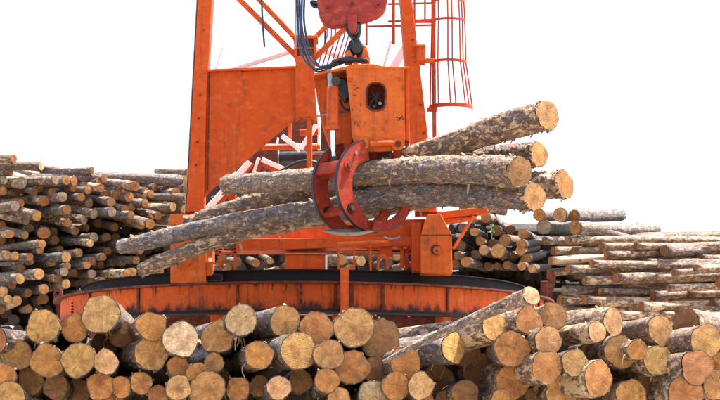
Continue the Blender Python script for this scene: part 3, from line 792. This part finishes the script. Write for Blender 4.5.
for nm, sh in (('claw', .0), ('claw', -.42)):
    cw = part(nm, claw(sh, 8, 196, pr, 1), RED, gp)
    part('worn_edge', edge(sh, 8, 192, 1), DRK, cw)
    for t, rr in ((62, .39), (132, .40)):
        tt = math.radians(t); c = CC + v_ * (sh + .018) + (u * math.sin(tt) + zz * math.cos(tt)) * (rr + .04)
        part('pin_boss', tube([c, c + v_ * .02], .062, n=20), RED if t < 100 else DRK, cw, True)
        part('pin', tube([c + v_ * .02, c + v_ * .045], .036, n=12), MAR, cw, True)
    tt = math.radians(36); c = CC + v_ * (sh + .018) + (u * math.sin(tt) + zz * math.cos(tt)) * .45
    part('bolt', tube([c, c + v_ * .02], .02, n=8), GREY, cw)
for t in (62, 70, 132):
    tt = math.radians(t); d_ = u * math.sin(tt) + zz * math.cos(tt); c = CC + d_ * .46
    part('claw_crossbar', beam(c - v_ * .40, c - v_ * .02, (.05 if t != 70 else .12), .14, up=d_), RED, gp)
for nm, sh in (('claw', -.20), ('claw', .14)):
    cw = part(nm, claw(sh, 30, 190, lambda s: .12, -1), RED, gp)
    part('worn_edge', edge(sh, 100, 188, -1), DRK, cw)
# pointed shoes at the claw tips
def shoe(cx, cy, Ys, l, h, m_):
    bm = bmesh.new(); rows = []
    for i in range(13):
        s = i / 12; x = -l / 2 + l * s; hw = math.sin(PI * min(1, s * .93 + .04)) ** .8
        c = P(cx + x, cy + 2.2 * math.sin(PI * s), Ys)
        rows.append([bm.verts.new(c + Vector((0, -.10 * hw, -M(h, Ys) * .1 * hw))), bm.verts.new(c + Vector((0, 0, -M(h, Ys) * .5 * hw))),
                     bm.verts.new(c + Vector((0, .10 * hw, 0))), bm.verts.new(c + Vector((0, 0, M(h, Ys) * .5 * hw)))])
    for i in range(12):
        for k in range(4): bm.faces.new((rows[i][k], rows[i][(k+1) % 4], rows[i+1][(k+1) % 4], rows[i+1][k]))
    bm.faces.new(rows[0]); bm.faces.new(rows[-1])
    return bm
part('claw_shoe', shoe(349, 230.5, HY - .32, 54, 7, GREY), GREY, gp, True)
part('claw_shoe', shoe(372, 226, HY + .1, 60, 6, GREY), DRK, gp, True)
part('inner_jaw_arm', bx(358, 146, 392, 166, HY + .05, .2), MAR, gp)
part('inner_jaw_arm', bx(341, 146, 360, 172, HY + .12, .15), DRK, gp)
# pivot tube at the bottom of the head
part('pivot_tube', tube([P(370, 144, HY - .34), P(396, 143.5, HY - .34)], M(3.4, HY), n=16), OR, gp, True)
for x in (362.5, 398):
    pb = part('pivot_boss', tube([P(x, 144, HY - .26), P(x, 144, HY - .36)], M(6.4, HY), n=22), ORG, gp, True)
    part('pivot_pin', disc(x, 144, HY - .36, 3.2, .02, 16), MAR, pb, True)
# hoses from above
for i, q in enumerate(([(297, -14), (298, 25), (301, 52), (312, 68), (328, 67), (346, 60)], [(299.5, -14), (300, 20), (304, 50), (316, 71), (334, 66), (350, 60.5)],
        [(303, -14), (301.5, 22), (307, 52), (318, 66), (332, 64), (344, 59)], [(305.5, -14), (304, 20), (310, 50), (322, 70), (330, 69), (336, 60), (348, 58)])):
    part('hose', tube(spline([P(x, y, HY - .1 - .04 * i) for x, y in q], 8), .013, n=8), (BLUE, BLK, BLUE, BLK)[i], gp, True)
part('hose', tube([P(295.5, -14, HY - .1), P(296, 48, HY - .1)], .008, n=6), GREY, gp)
for i in range(3):
    part('hose', tube(spline([P(322 + i * 3, 73 - i * .5, HY - .2), P(333, 66 - i * 2, HY - .2 - i * .03), P(346, 60.5 - i * 1.4, HY - .16), P(357, 60 - i, HY - .16)]), .016, n=8), BLK, gp, True)
part('manifold', prism([(334, 58.5), (352, 57), (367, 58), (369, 61.5), (335, 62)], HY - .24, .1, bev=.012), DRK, gp)

# ================================================================== logs in the grapple
def held(pts, r0, r1, col, label, **kw):
    W = [P(x, y, Y) for x, y, Y in pts]
    ec = ENDC[col]; kw['endtint'] = tuple(v * .74 for v in ec)
    return log(W[0], W[-1], M(r0, pts[0][2]), M(r1, pts[-1][2]), col, 'held', pts[0][0], pts[0][1], r0, mid=W[1:-1], n=56, m=260, skew=.28, fine=.05, rpow=1.5,
               rough=.085, both=True, stubs=kw.pop('stubs', 9), strips=kw.pop('strips', 12), label=label, peel=kw.pop('peel', .55), **kw)
held([(547, 115, 19.7), (500, 128, 20.1), (455, 143, 20.6), (400, 161, 21.2), (345, 178, 21.8), (300, 187, 22.1)], 15, 8, 'y',
     'uppermost log in the grapple, rising to the right with bare patches', tint=(1.5, 1.35, 1.2), stubs=14, strips=12, peel=.8)
held([(519, 172, 19.4), (470, 169.5, 19.9), (400, 170.5, 20.7), (320, 178.5, 21.5), (226, 184.5, 22.4)], 15, 9.5, 'y',
     'straight grey barked log in the grapple whose sawn end has a dark crack', tint=(1.9, 1.85, 1.75), strips=8)
held([(534, 196, 19.6), (480, 194, 20.1), (400, 194, 20.9), (330, 209, 21.6), (280, 215, 22.0), (220, 225, 22.5), (121, 247, 23.2)], 14.5, 7.2, 'y',
     'longest low log in the grapple reaching far out to the left', tint=(1.6, 1.65, 1.75), strips=8, peel=.35)
held([(538, 155, 20.2), (495, 157, 20.6), (430, 168, 21.2), (350, 190, 21.9), (290, 196, 22.3), (240, 207, 22.7), (188, 225, 23.0)], 13, 8.5, 'y',
     'thinner log in the grapple tucked under the raised uppermost one', tint=(1.4, 1.3, 1.2), peel=.5)
held([(564, 184, 20.2), (500, 187, 20.6), (420, 198, 21.2), (330, 215, 21.9), (240, 233, 22.5), (141, 270, 23.0)], 14.5, 7.0, 'o',
     'log in the grapple that ends farthest right and droops lowest at left', tint=(1.4, 1.25, 1.1), peel=.8, strips=14)

# ================================================================== front pile
front = [(43,327,16,'y'),(74,328,13,'o'),(101,314,18,'p'),(122,334,13,'b'),(151,326,14,'o'),(152,352,17,'y'),(181,339,17,'w'),(16,355,15,'y'),
(47,361,15.5,'o'),(78,360,16,'y'),(106,362,12,'p'),(104,346,12,'d'),(2,377,13,'o'),(31,381,12.5,'b'),(56,387,12,'b'),(10,397,14,'y'),(78,391,11.5,'d'),
(100,386,13,'o'),(121,387,10,'o'),(141,383,10.5,'o'),(111,399,11,'o'),(158,396,10,'r'),(178,367,10.5,'o'),(178,388,12,'p'),(-2,341,11,'r'),
(217,337,15.5,'y'),(214,363,9.5,'y'),(197,373,10,'o'),(207,390,17.5,'y'),(241,320,15,'q'),(259,355,13.5,'o'),(285,321,15,'y'),(316,329,16,'o'),
(298,351,18,'y'),(238,389,11.5,'o'),(259,386,10,'b'),(279,388,11.5,'p'),(301,381,11.5,'b'),(327,381,11.5,'o'),(329,355,14.5,'y'),(352,367,16,'o'),
(354,327,19,'y'),(339,399,11,'y'),(221,377,8,'b'),(381,339,18.5,'b'),(376,370,12.5,'b'),(405,363,15,'o'),(396,386,13.5,'o'),(421,386,12.5,'p'),
(373,395,14,'q'),(438,380,15,'d'),(453,348,16,'y'),(467,354,13,'d'),(495,327,14.5,'y'),(512,349,17,'o'),(481,372,15.5,'d'),(465,394,13.5,'b'),
(512,383,16.5,'o'),(425,400,8,'o'),(444,399,8,'b'),(501,400,10,'o'),(529,321,14,'r'),(553,316,13.5,'y'),(548,341,14,'y'),(547,367,15.5,'o'),
(575,363,12.5,'p'),(597,332,10.5,'p'),(613,322,13.5,'p'),(620,352,16,'y'),(637,350,10,'o'),(660,330,14.5,'y'),(686,322,13,'b'),(657,360,14,'p'),
(706,341,16.5,'y'),(697,367,16.5,'r'),(718,363,9.5,'o'),(598,379,17,'o'),(648,382,11,'b'),(561,394,15.5,'y'),(631,396,15.5,'y'),(656,399,12,'b'),
(685,393,17.5,'o'),(717,385,13.5,'y'),(534,397,9,'b'),(578,401,10,'b'),(128,367,9,'d'),(234,363,9,'d'),(590,352,9,'b')]
yaw_over = {5: -.34, 31: -.42, 33: -.45, 51: -.75, 53: -.6, 61: -.5, 63: -.4, 64: -.4, 66: -.5, 67: -.62, 68: -.25, 71: .55, 72: -.2, 74: -.45, 76: -.5, 10: -.1, 24: .45, 32: -.1,
            70: -.5, 41: -.15, 44: -.2, 73: -.35}
drop = {31: .05, 51: -.15, 53: -.40, 66: .02, 67: .02, 71: .10, 61: -.25}
for i, (x, y, r, c) in enumerate(front):
    rng = random.Random(i * 7 + 3)
    Y = 17.9 + rng.uniform(-.22, .22)
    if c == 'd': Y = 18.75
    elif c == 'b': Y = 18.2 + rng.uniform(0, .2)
    if r < 9.5: Y += .25
    if y < 335: Y += .15
    yaw = yaw_over.get(i, rng.uniform(-.16, .05) - .06)
    p0 = P(x, y, Y); L = rng.uniform(3.6, 4.4)
    p1 = p0 + Vector((math.sin(yaw) * L, math.cos(yaw) * L, rng.uniform(-.12, .06) + drop.get(i, 0)))
    if abs(yaw) < .35 and y < 340: p1.z = min(p1.z, p0.z - .04)
    big = r > 12
    R0 = M(r * 1.03, Y)
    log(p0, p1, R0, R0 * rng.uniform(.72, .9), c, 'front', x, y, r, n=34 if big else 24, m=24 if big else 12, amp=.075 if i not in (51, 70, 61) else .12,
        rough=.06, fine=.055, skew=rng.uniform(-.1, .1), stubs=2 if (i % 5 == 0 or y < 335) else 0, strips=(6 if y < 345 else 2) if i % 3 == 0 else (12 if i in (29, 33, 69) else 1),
        tint=(1.1, 1.02, .95) if x < 480 else (1.25, 1.05, .85), peel=.35 if x < 480 else .75)
# the long thin log leaning over the pile
W = [P(531, 295.5, 16.7), P(500, 307, 17.0), P(455, 327, 17.3), P(418, 344, 17.45), P(384, 362, 17.55)]
log(W[0], W[-1], M(9.8, 16.8), M(2.2, 17.3), 'q', 'front', 531, 295, 11, mid=W[1:-1], n=32, m=50, stubs=3, strips=6, tint=(1.6, 1.4, 1.2), peel=.45, both=True, rpow=.6, fine=.04, rough=.05, skew=.4,
    label='long thin silvery log slanting up to the right across the front pile', endtint=(.36, .25, .15))
# recessed logs that close the gaps of the front pile
gapspots = []
rng = random.Random(5)
def near(lst, x, y, k):
    return any((x - a) ** 2 + (y - b) ** 2 < (k * r) ** 2 for a, b, r, *_ in lst)

# ================================================================== piles behind the ring
left = [(14,159,4.5,'o'),(41,166,4.3,'g'),(11,172,4,'o'),(4,180,4.3,'g'),(22,183,5.6,'g'),(56,180,4.6,'g'),(66,180,5,'o'),(74,181,4.5,'o'),(91,175,3.8,'o'),
(99,181,3.7,'o'),(101,188,3.8,'o'),(88,190,4.2,'o'),(74,188,4,'o'),(120,189,4.2,'y'),(135,186,4.8,'o'),(151,194,4,'o'),(129,197,5,'o'),(117,195,4.5,'o'),
(111,202,4.7,'y'),(89,203,4.8,'y'),(81,197,4,'o'),(63,197,4.7,'g'),(44,201,5.2,'o'),(3,191,4.3,'r'),(21,203,4,'r'),(15,206,5,'g'),(37,216,5.2,'y'),
(26,220,5,'g'),(59,210,4.6,'o'),(67,210,4.6,'r'),(94,214,4.6,'g'),(112,212,4.6,'g'),(119,209,4.6,'o'),(125,209,4,'r'),(132,207,4,'o'),(164,209,5.2,'o'),
(173,207,4.3,'y'),(68,223,4,'o'),(84,220,4.6,'g'),(141,224,5,'y'),(150,224,5,'o'),(178,221,5.2,'y'),(131,215,4,'r'),(25,235,4,'p'),(44,233,6,'o'),
(54,232,4,'b'),(94,237,4.5,'g'),(115,227,4,'b'),(2,225,4,'b'),(55,240,4.6,'b'),(42,244,4.2,'o'),(40,250,4.2,'y'),(2,240,4,'b'),(7,255,4.2,'p'),(15,256,4.2,'y'),
(66,257,5.2,'y'),(79,253,4,'y'),(90,243,4,'p'),(52,262,4.4,'p'),(31,262,2.8,'b'),(21,268,4,'b'),(39,274,5.6,'y'),(67,266,3.8,'y'),(64,272,4.2,'g'),
(74,273,3.8,'b'),(20,279,4.9,'y'),(44,289,4.9,'y'),(66,284,4.6,'y'),(3,292,5.2,'y'),(8,299,4.4,'p'),(17,301,4.8,'y'),(43,299,5.2,'d'),(87,265,3.8,'o'),
(92,261,4.2,'b'),(101,265,3.8,'b'),(92,274,4.3,'g'),(91,281,3.8,'b'),(113,262,4,'d'),(127,273,4.1,'o'),(133,272,4.1,'y'),(102,281,4,'b'),(123,262,3.6,'d'),
(107,237,4,'d'),(116,237,3.6,'d'),(98,223,4,'d'),(1,310,4,'d'),(28,309,4,'d'),(197,204,5,'b'),(194,212,4,'b'),(158,258,4,'d'),(151,246,4,'d'),(143,236,4,'d'),
(18,192,4.2,'b'),(34,192,4,'b'),(50,222,4,'d'),(145,203,4.2,'o'),(158,216,4,'o'),(162,231,4,'b'),(186,232,4,'b'),(10,216,4,'d'),(12,243,4,'d'),(74,241,4,'d'),(31,247,3.6,'d'),(75,297,4,'d'),
(186,188,4.5,'b'),(176,192,4.2,'o'),(165,191,4,'b'),(187,197,4.1,'o'),(184,209,4.2,'y'),(180,200,4,'b'),(155,187,4,'b'),(145,191,3.8,'o'),(107,194,3.8,'b'),(140,214,4,'b'),
(52,192,4,'o'),(33,181,4,'b'),(40,188,3.8,'o'),(30,228,4,'b'),(10,234,4.2,'o'),(75,231,4,'b'),(60,250,3.8,'b'),(28,293,4.2,'b'),(58,279,3.8,'b'),(12,285,4.2,'b'),(84,292,4,'b'),(30,257,3.8,'o'),
(140,250,4.2,'b'),(151,263,4,'b'),(160,271,4.2,'b'),(136,260,3.8,'b'),(146,276,4.2,'b'),(167,263,4,'b'),(121,249,4,'b'),(126,242,4,'b'),(108,251,3.8,'b'),(86,228,3.8,'b'),(103,257,3.6,'b'),(112,272,4,'b')]
centre = [(256,263,4,'o'),(270,261,3.4,'y'),(223,257,4,'b'),(228,268,3.6,'b'),(238,262,3.8,'b'),(342,260,5,'y'),(361,261,5,'p'),
(388,263,5,'b'),(397,256,4.6,'y'),(427,318,4.4,'b'),(430,329,4.2,'o'),(447,312,3.8,'o'),(415,322,4,'d'),(412,330,4,'d'),(277,270,3.6,'d'),(350,268,4,'o'),(404,266,4,'p'),
(486,218,4.8,'o'),(497,231,4.8,'b'),(505,240,6,'o'),(474,232,4.2,'o'),(480,241,4.6,'o'),(493,244,5,'b'),(484,250,5.2,'p'),(498,251,7,'y'),(511,255,3.7,'b'),
(466,262,5.2,'o'),(507,265,4.2,'b'),(522,266,4.3,'y'),(520,251,4.4,'o'),(526,259,4.8,'o'),(521,244,4.6,'o'),(523,234,5,'o'),(461,246,5,'b'),(458,256,4.2,'b'),
(455,264,4.4,'b'),(532,269,4,'y'),(463,228,4.5,'b'),(470,218,4.8,'o'),(488,266,4,'d'),(475,254,4,'d'),(497,266,3.6,'d')]
right = [(539,215,6,'o'),(560,215,7,'p'),(574,216,6.2,'o'),(544,227,7.2,'g'),(575,228,7,'o'),(596,230,4,'o'),(544,241,4.2,'o'),(553,251,4.2,'o'),
(583,244,3.3,'b'),(573,251,3.8,'o'),(567,258,4.2,'o'),(550,261,4.2,'o'),(557,262,3.8,'o'),(606,255,3.7,'o'),(614,260,4.2,'o'),(591,264,3.8,'o'),(609,269,3.8,'o'),
(568,269,4.2,'o'),(549,273,4,'r'),(584,281,4.2,'o'),(602,278,4.8,'o'),(616,278,4.8,'o'),(564,291,5.2,'g'),(560,301,6,'r'),(585,300,4.2,'o'),(598,302,4.8,'o'),
(600,291,3.3,'p'),(664,251,5.6,'b'),(673,273,3.2,'r'),(624,284,3.8,'o'),(718,283,4,'r'),(653,296,4.6,'b'),(641,307,5,'o'),(712,304,5.4,'b'),
(634,303,3,'b'),(676,310,3.2,'b'),(637,322,3.6,'b'),(700,317,5.4,'o'),(575,276,3.4,'b'),(592,272,3,'b'),(566,311,4.4,'g'),(630,268,3.4,'b'),(612,291,3.4,'b'),
(640,290,3.6,'b'),(668,288,3.6,'o'),(688,294,3.6,'b'),(695,268,3.4,'o'),(645,262,3.4,'b'),(700,258,3.4,'b'),(635,246,3.6,'b'),(614,239,3.4,'b'),(655,278,3.4,'o'),
(590,311,3.8,'b'),(612,309,3.8,'b'),(560,244,3.8,'o'),(600,246,3.6,'o'),(590,238,3.8,'b'),(568,240,4,'p'),(618,316,4.2,'w'),(660,315,4,'b'),(598,296,4,'b')]

def back_log(x, y, r, c, pile, i, side, L=None, Yo=0, stuff=None):
    rng = random.Random(i * 13 + {'left': 1, 'centre': 2, 'right': 3}[pile])
    dark = c in 'd'
    Y = 32.2 + Yo + (300 - y) / 140 * 1.2 + rng.uniform(-.35, .35) + (.9 if dark else (.35 if c == 'b' else 0))
    R0 = M(r, Y)
    p0 = P(x, y, Y)
    L = L or rng.uniform(3.4, 4.4)
    yawd = rng.uniform(38, 62) if pile != 'right' else rng.uniform(58, 70)
    if pile == 'left' and y > 182: yawd = rng.uniform(26, 52)
    if pile == 'left' and y > 222: yawd = rng.uniform(14, 40)
    if pile == 'centre' and x < 440: yawd = rng.uniform(5, 25)
    yr = math.radians(yawd)
    rise = rng.uniform(.0, .17) if pile != 'right' else rng.uniform(.035, .075)
    if pile == 'left' and 182 < y <= 235: rise = rng.uniform(.04, .24)
    if y > 235 and pile == 'left': rise = rng.uniform(.02, .10)
    p1 = p0 + Vector((side * math.sin(yr) * L, math.cos(yr) * L, rise * L))
    return p0, p1, R0, rng
for i, (x, y, r, c) in enumerate(left):
    p0, p1, R0, rng = back_log(x, y, r, c, 'left', i, -1)
    if (x, y) == (41, 166): p1 = P(-60, 170, p0.y + 1.2)
    if (x, y) == (14, 159): p1 = P(-90, 157, p0.y + 1.2)
    t = rng.choice([(1.3, 1.2, 1.1), (1.8, 1.7, 1.6), (1.2, 1.0, .8), (1.0, 1.0, 1.02)])
    log(p0, p1, R0, R0 * rng.uniform(.75, 1.0), c, 'left', x, y, r, n=16, m=12, tint=t, peel=rng.uniform(.1, .9), rough=.06, stubs=1 if i % 6 == 0 else 0)
for i, (x, y, r, c) in enumerate(centre):
    p0, p1, R0, rng = back_log(x, y, r, c, 'centre', i, 1 if x > 440 else -1, L=2.6 if x > 440 else None)
    if x > 440:
        p1 = p0 + Vector((.55 * rng.uniform(.6, 1.1), 2.3, rng.uniform(.05, .35)))
    log(p0, p1, R0, R0 * rng.uniform(.8, 1.0), c, 'centre', x, y, r, n=16, m=10, tint=(1.1, 1.02, .92), peel=rng.uniform(.2, .9), rough=.06)
fixed = {(574,216): (621, 215, 1.2, 6.2), (575,228): (656, 230, 1.6, 6.2), (596,230): (652, 244, .5, 4.2), (560,215): (585, 213, 2.5, 6), (539,215): (566, 214, 2.6, 5.5), (544,227): (572, 226, 2.4, 6),
         (564,291): (770, 287, 2.4, 6.5), (664,251): (800, 250, 2.6, 5.5)}
for i, (x, y, r, c) in enumerate(right):
    p0, p1, R0, rng = back_log(x, y, r, c, 'right', i, 1, L=rng.uniform(3.8, 5.2))
    R1 = R0 * rng.uniform(.8, 1.1)
    if (x, y) in fixed:
        q = fixed[(x, y)]; p1 = P(q[0], q[1], p0.y + q[2]); R1 = M(q[3], p1.y)
    tp = rng.choice([(1.9, 1.8, 1.7), (1.6, 1.4, 1.2), (1.5, 1.45, 1.45), (1.9, 1.65, 1.35)])
    if y < 232: tp = (1.4, 1.45, 1.5)
    log(p0, p1, R0, R1, c, 'right', x, y, r, n=18, m=16, tint=tp, peel=rng.uniform(.1, .35) if y < 232 else rng.uniform(.4, 1.1), rough=.06, stubs=2 if i % 4 == 0 else 0,
        both=(y < 232))
# logs on the skyline that show only their sides
for (x0, y0, x1, y1, r, lab, pile) in ((186, 181, 97, 177, 6, 'thick grey log lying lengthwise on the skyline left of the crane leg', 'left'),
        (188, 172, 157, 171.5, 3.6, 'short rough log end lying highest beside the crane leg', 'left'),
        (104, 178.5, 34, 177.5, 4.4, 'weathered log lying lengthwise just under the thin reddish skyline log', 'left'),
        (92, 170.5, 42, 171, 3.6, 'thin reddish log lying along the left skyline beneath the grey one', 'left'),
        (504, 211, 462, 209, 4.6, 'short grey log sticking out past the orange outrigger beam', 'centre'),
        (511, 230, 488, 215, 5, 'grey log sloping down right below the outrigger beam', 'centre')):
    Y = 33.4
    a, b = P(x0, y0, Y), P(x1, y1, Y + .9)
    log(a, b, M(r, Y), M(r, Y), 'b', pile, x0, y0, r, n=20, m=16, tint=(1.7, 1.7, 1.7), peel=.5, rough=.07, label=lab, stubs=3, both=True)

# what is left of the stacks: the inner logs that show only as dark gaps, joined into one mesh
bm = bmesh.new(); rng = random.Random(21)
def core_log(p0, p1, r):
    x = (p1 - p0).normalized(); s = x.cross(Vector((0, 0, 1))).normalized(); u_ = s.cross(x)
    n = 10; rings = []
    for p in (p0, p1):
        rings.append([bm.verts.new(p + (s * math.cos(2*PI*k/n) + u_ * math.sin(2*PI*k/n)) * r * rng.uniform(.94, 1.06)) for k in range(n)])
    for k in range(n):
        f = bm.faces.new((rings[0][k], rings[0][(k+1) % n], rings[1][(k+1) % n], rings[1][k])); f.smooth = True
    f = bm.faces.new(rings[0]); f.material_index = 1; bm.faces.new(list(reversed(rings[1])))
def skyline(x):
    pts = [(-60, 160), (0, 168), (45, 178), (95, 177), (190, 178), (230, 176), (262, 170), (330, 215), (440, 225), (468, 218), (500, 228), (512, 243), (530, 247), (560, 242), (620, 247), (660, 252), (720, 256), (820, 262)]
    for (a, b), (c, d) in zip(pts, pts[1:]):
        if a <= x <= c: return b + (d - b) * (x - a) / (c - a)
    return 260
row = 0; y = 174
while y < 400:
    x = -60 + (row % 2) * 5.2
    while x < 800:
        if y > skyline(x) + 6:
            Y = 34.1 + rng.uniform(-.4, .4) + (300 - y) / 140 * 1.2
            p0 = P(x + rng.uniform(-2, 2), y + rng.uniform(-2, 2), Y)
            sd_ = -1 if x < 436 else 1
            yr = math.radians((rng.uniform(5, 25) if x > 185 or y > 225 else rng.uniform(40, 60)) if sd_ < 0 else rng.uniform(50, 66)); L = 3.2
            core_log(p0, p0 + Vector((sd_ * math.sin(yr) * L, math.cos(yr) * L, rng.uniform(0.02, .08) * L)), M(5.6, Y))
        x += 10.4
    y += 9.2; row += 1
# inner logs of the front pile
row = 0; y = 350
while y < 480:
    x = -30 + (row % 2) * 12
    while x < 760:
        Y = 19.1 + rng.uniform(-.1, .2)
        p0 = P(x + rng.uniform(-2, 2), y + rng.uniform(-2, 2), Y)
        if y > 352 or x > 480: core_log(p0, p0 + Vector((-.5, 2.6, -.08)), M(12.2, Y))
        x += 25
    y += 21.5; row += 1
bmesh.ops.recalc_face_normals(bm, faces=bm.faces)
me = bpy.data.meshes.new('stacked_logs'); bm.to_mesh(me); bm.free()
me.materials.append(BARK); me.materials.append(make_metal('gap_shade_end_wood', (.055, .036, .024), .9, 0, .5)); so = link('stacked_logs', me, BARK); so['kind'] = 'stuff'; so['label'] = 'inner logs in shade-dark colour filling the gaps deep inside the stacks'; so['category'] = 'logs'
so.color = (.20, .13, .075, 0)  # shade of the gaps put into this dark tint and the end wood

me = bpy.data.meshes.new('bark_litter'); FL_BM.to_mesh(me); FL_BM.free()
for m_ in (BARK, CHIP, FIB): me.materials.append(m_)
fl = link('bark_litter', me, None); fl['kind'] = 'stuff'; fl['label'] = 'loose flakes and splinters of bark clinging to the logs'; fl['category'] = 'bark litter'
fl.color = (1.3, 1.2, 1.1, .2)

# leafy twig caught between the logs
tw = empty('leafy_twig', P(492, 238, 32.4), 'small bright green leafy twig caught between logs right of the crane carriage', 'twig')
part('stem', tube([P(492, 239, 31.9), P(491.5, 232, 31.9), P(492, 226, 31.9)], .006, n=5), FIB, tw)
bm = bmesh.new(); rng = random.Random(9)
for i in range(14):
    c = P(492 + rng.uniform(-3, 3), rng.uniform(225, 239), 31.9 + rng.uniform(-.08, .08))
    a = Vector((rng.uniform(-1, 1), rng.uniform(-1, 1), rng.uniform(-.4, 1))).normalized() * .055
    b = a.cross(Vector((rng.uniform(-1, 1), 1, .3))).normalized() * .018
    q = a.cross(b).normalized() * .004
    bm.faces.new([bm.verts.new(p) for p in (c, c + a * .5 + b, c + a, c + a * .5 - b)])
    bm.faces.new([bm.verts.new(p + q) for p in (c, c + a * .5 - b, c + a, c + a * .5 + b)])
me = bpy.data.meshes.new('leaves'); 
for v in bm.verts: v.co -= Vector(tw.location)
bm.to_mesh(me); bm.free(); lo = link('leaves', me, LEAF, tw); lo['kind'] = 'stuff'

# ================================================================== labels of the logs
ORDW = 'first second third fourth fifth sixth seventh eighth ninth tenth eleventh twelfth thirteenth fourteenth fifteenth sixteenth seventeenth eighteenth nineteenth twentieth'.split()
def ordw(i): return ORDW[i] if i < 20 else ('twenty-' + ORDW[i - 20])
PN = {'front': ('front pile', 17, 300, 'sawn logs stacked in the front pile'), 'left': ('left back pile', 15, 152, 'logs stacked behind the ring at left'),
      'centre': ('stack behind the crane', 14, 168, 'logs seen behind and through the crane'), 'right': ('right back pile', 14, 208, 'logs stacked behind the ring at right'),
      'held': ('grapple', 1, 0, 'logs held in the grapple')}
import collections
rows = collections.defaultdict(list)
for d in LOGS:
    nm, step, top, grp = PN[d['pile']]
    d['o']['group'] = grp
    if d['label']: d['o']['label'] = d['label']; continue
    rows[(d['pile'], int((d['py'] - top) // step))].append(d)
for pile in ('front', 'left', 'centre', 'right'):
    keys = sorted(k for k in rows if k[0] == pile)
    for ri, k in enumerate(keys):
        items = sorted(rows[k], key=lambda d: d['px'])
        for ci, d in enumerate(items):
            sizes = {'front': (11, 16), 'left': (3.9, 5), 'centre': (3.9, 5.1), 'right': (3.9, 5.2)}[pile]
            sz = 'small ' if d['r'] < sizes[0] else ('large ' if d['r'] >= sizes[1] else '')
            rw = 'topmost' if ri == 0 else ('lowest' if ri == len(keys) - 1 else ordw(ri))
            d['o']['label'] = f"{sz}{ENDN[d['col']]} ended log, {ordw(ci)} from left in {rw} row of {PN[pile][0]}"
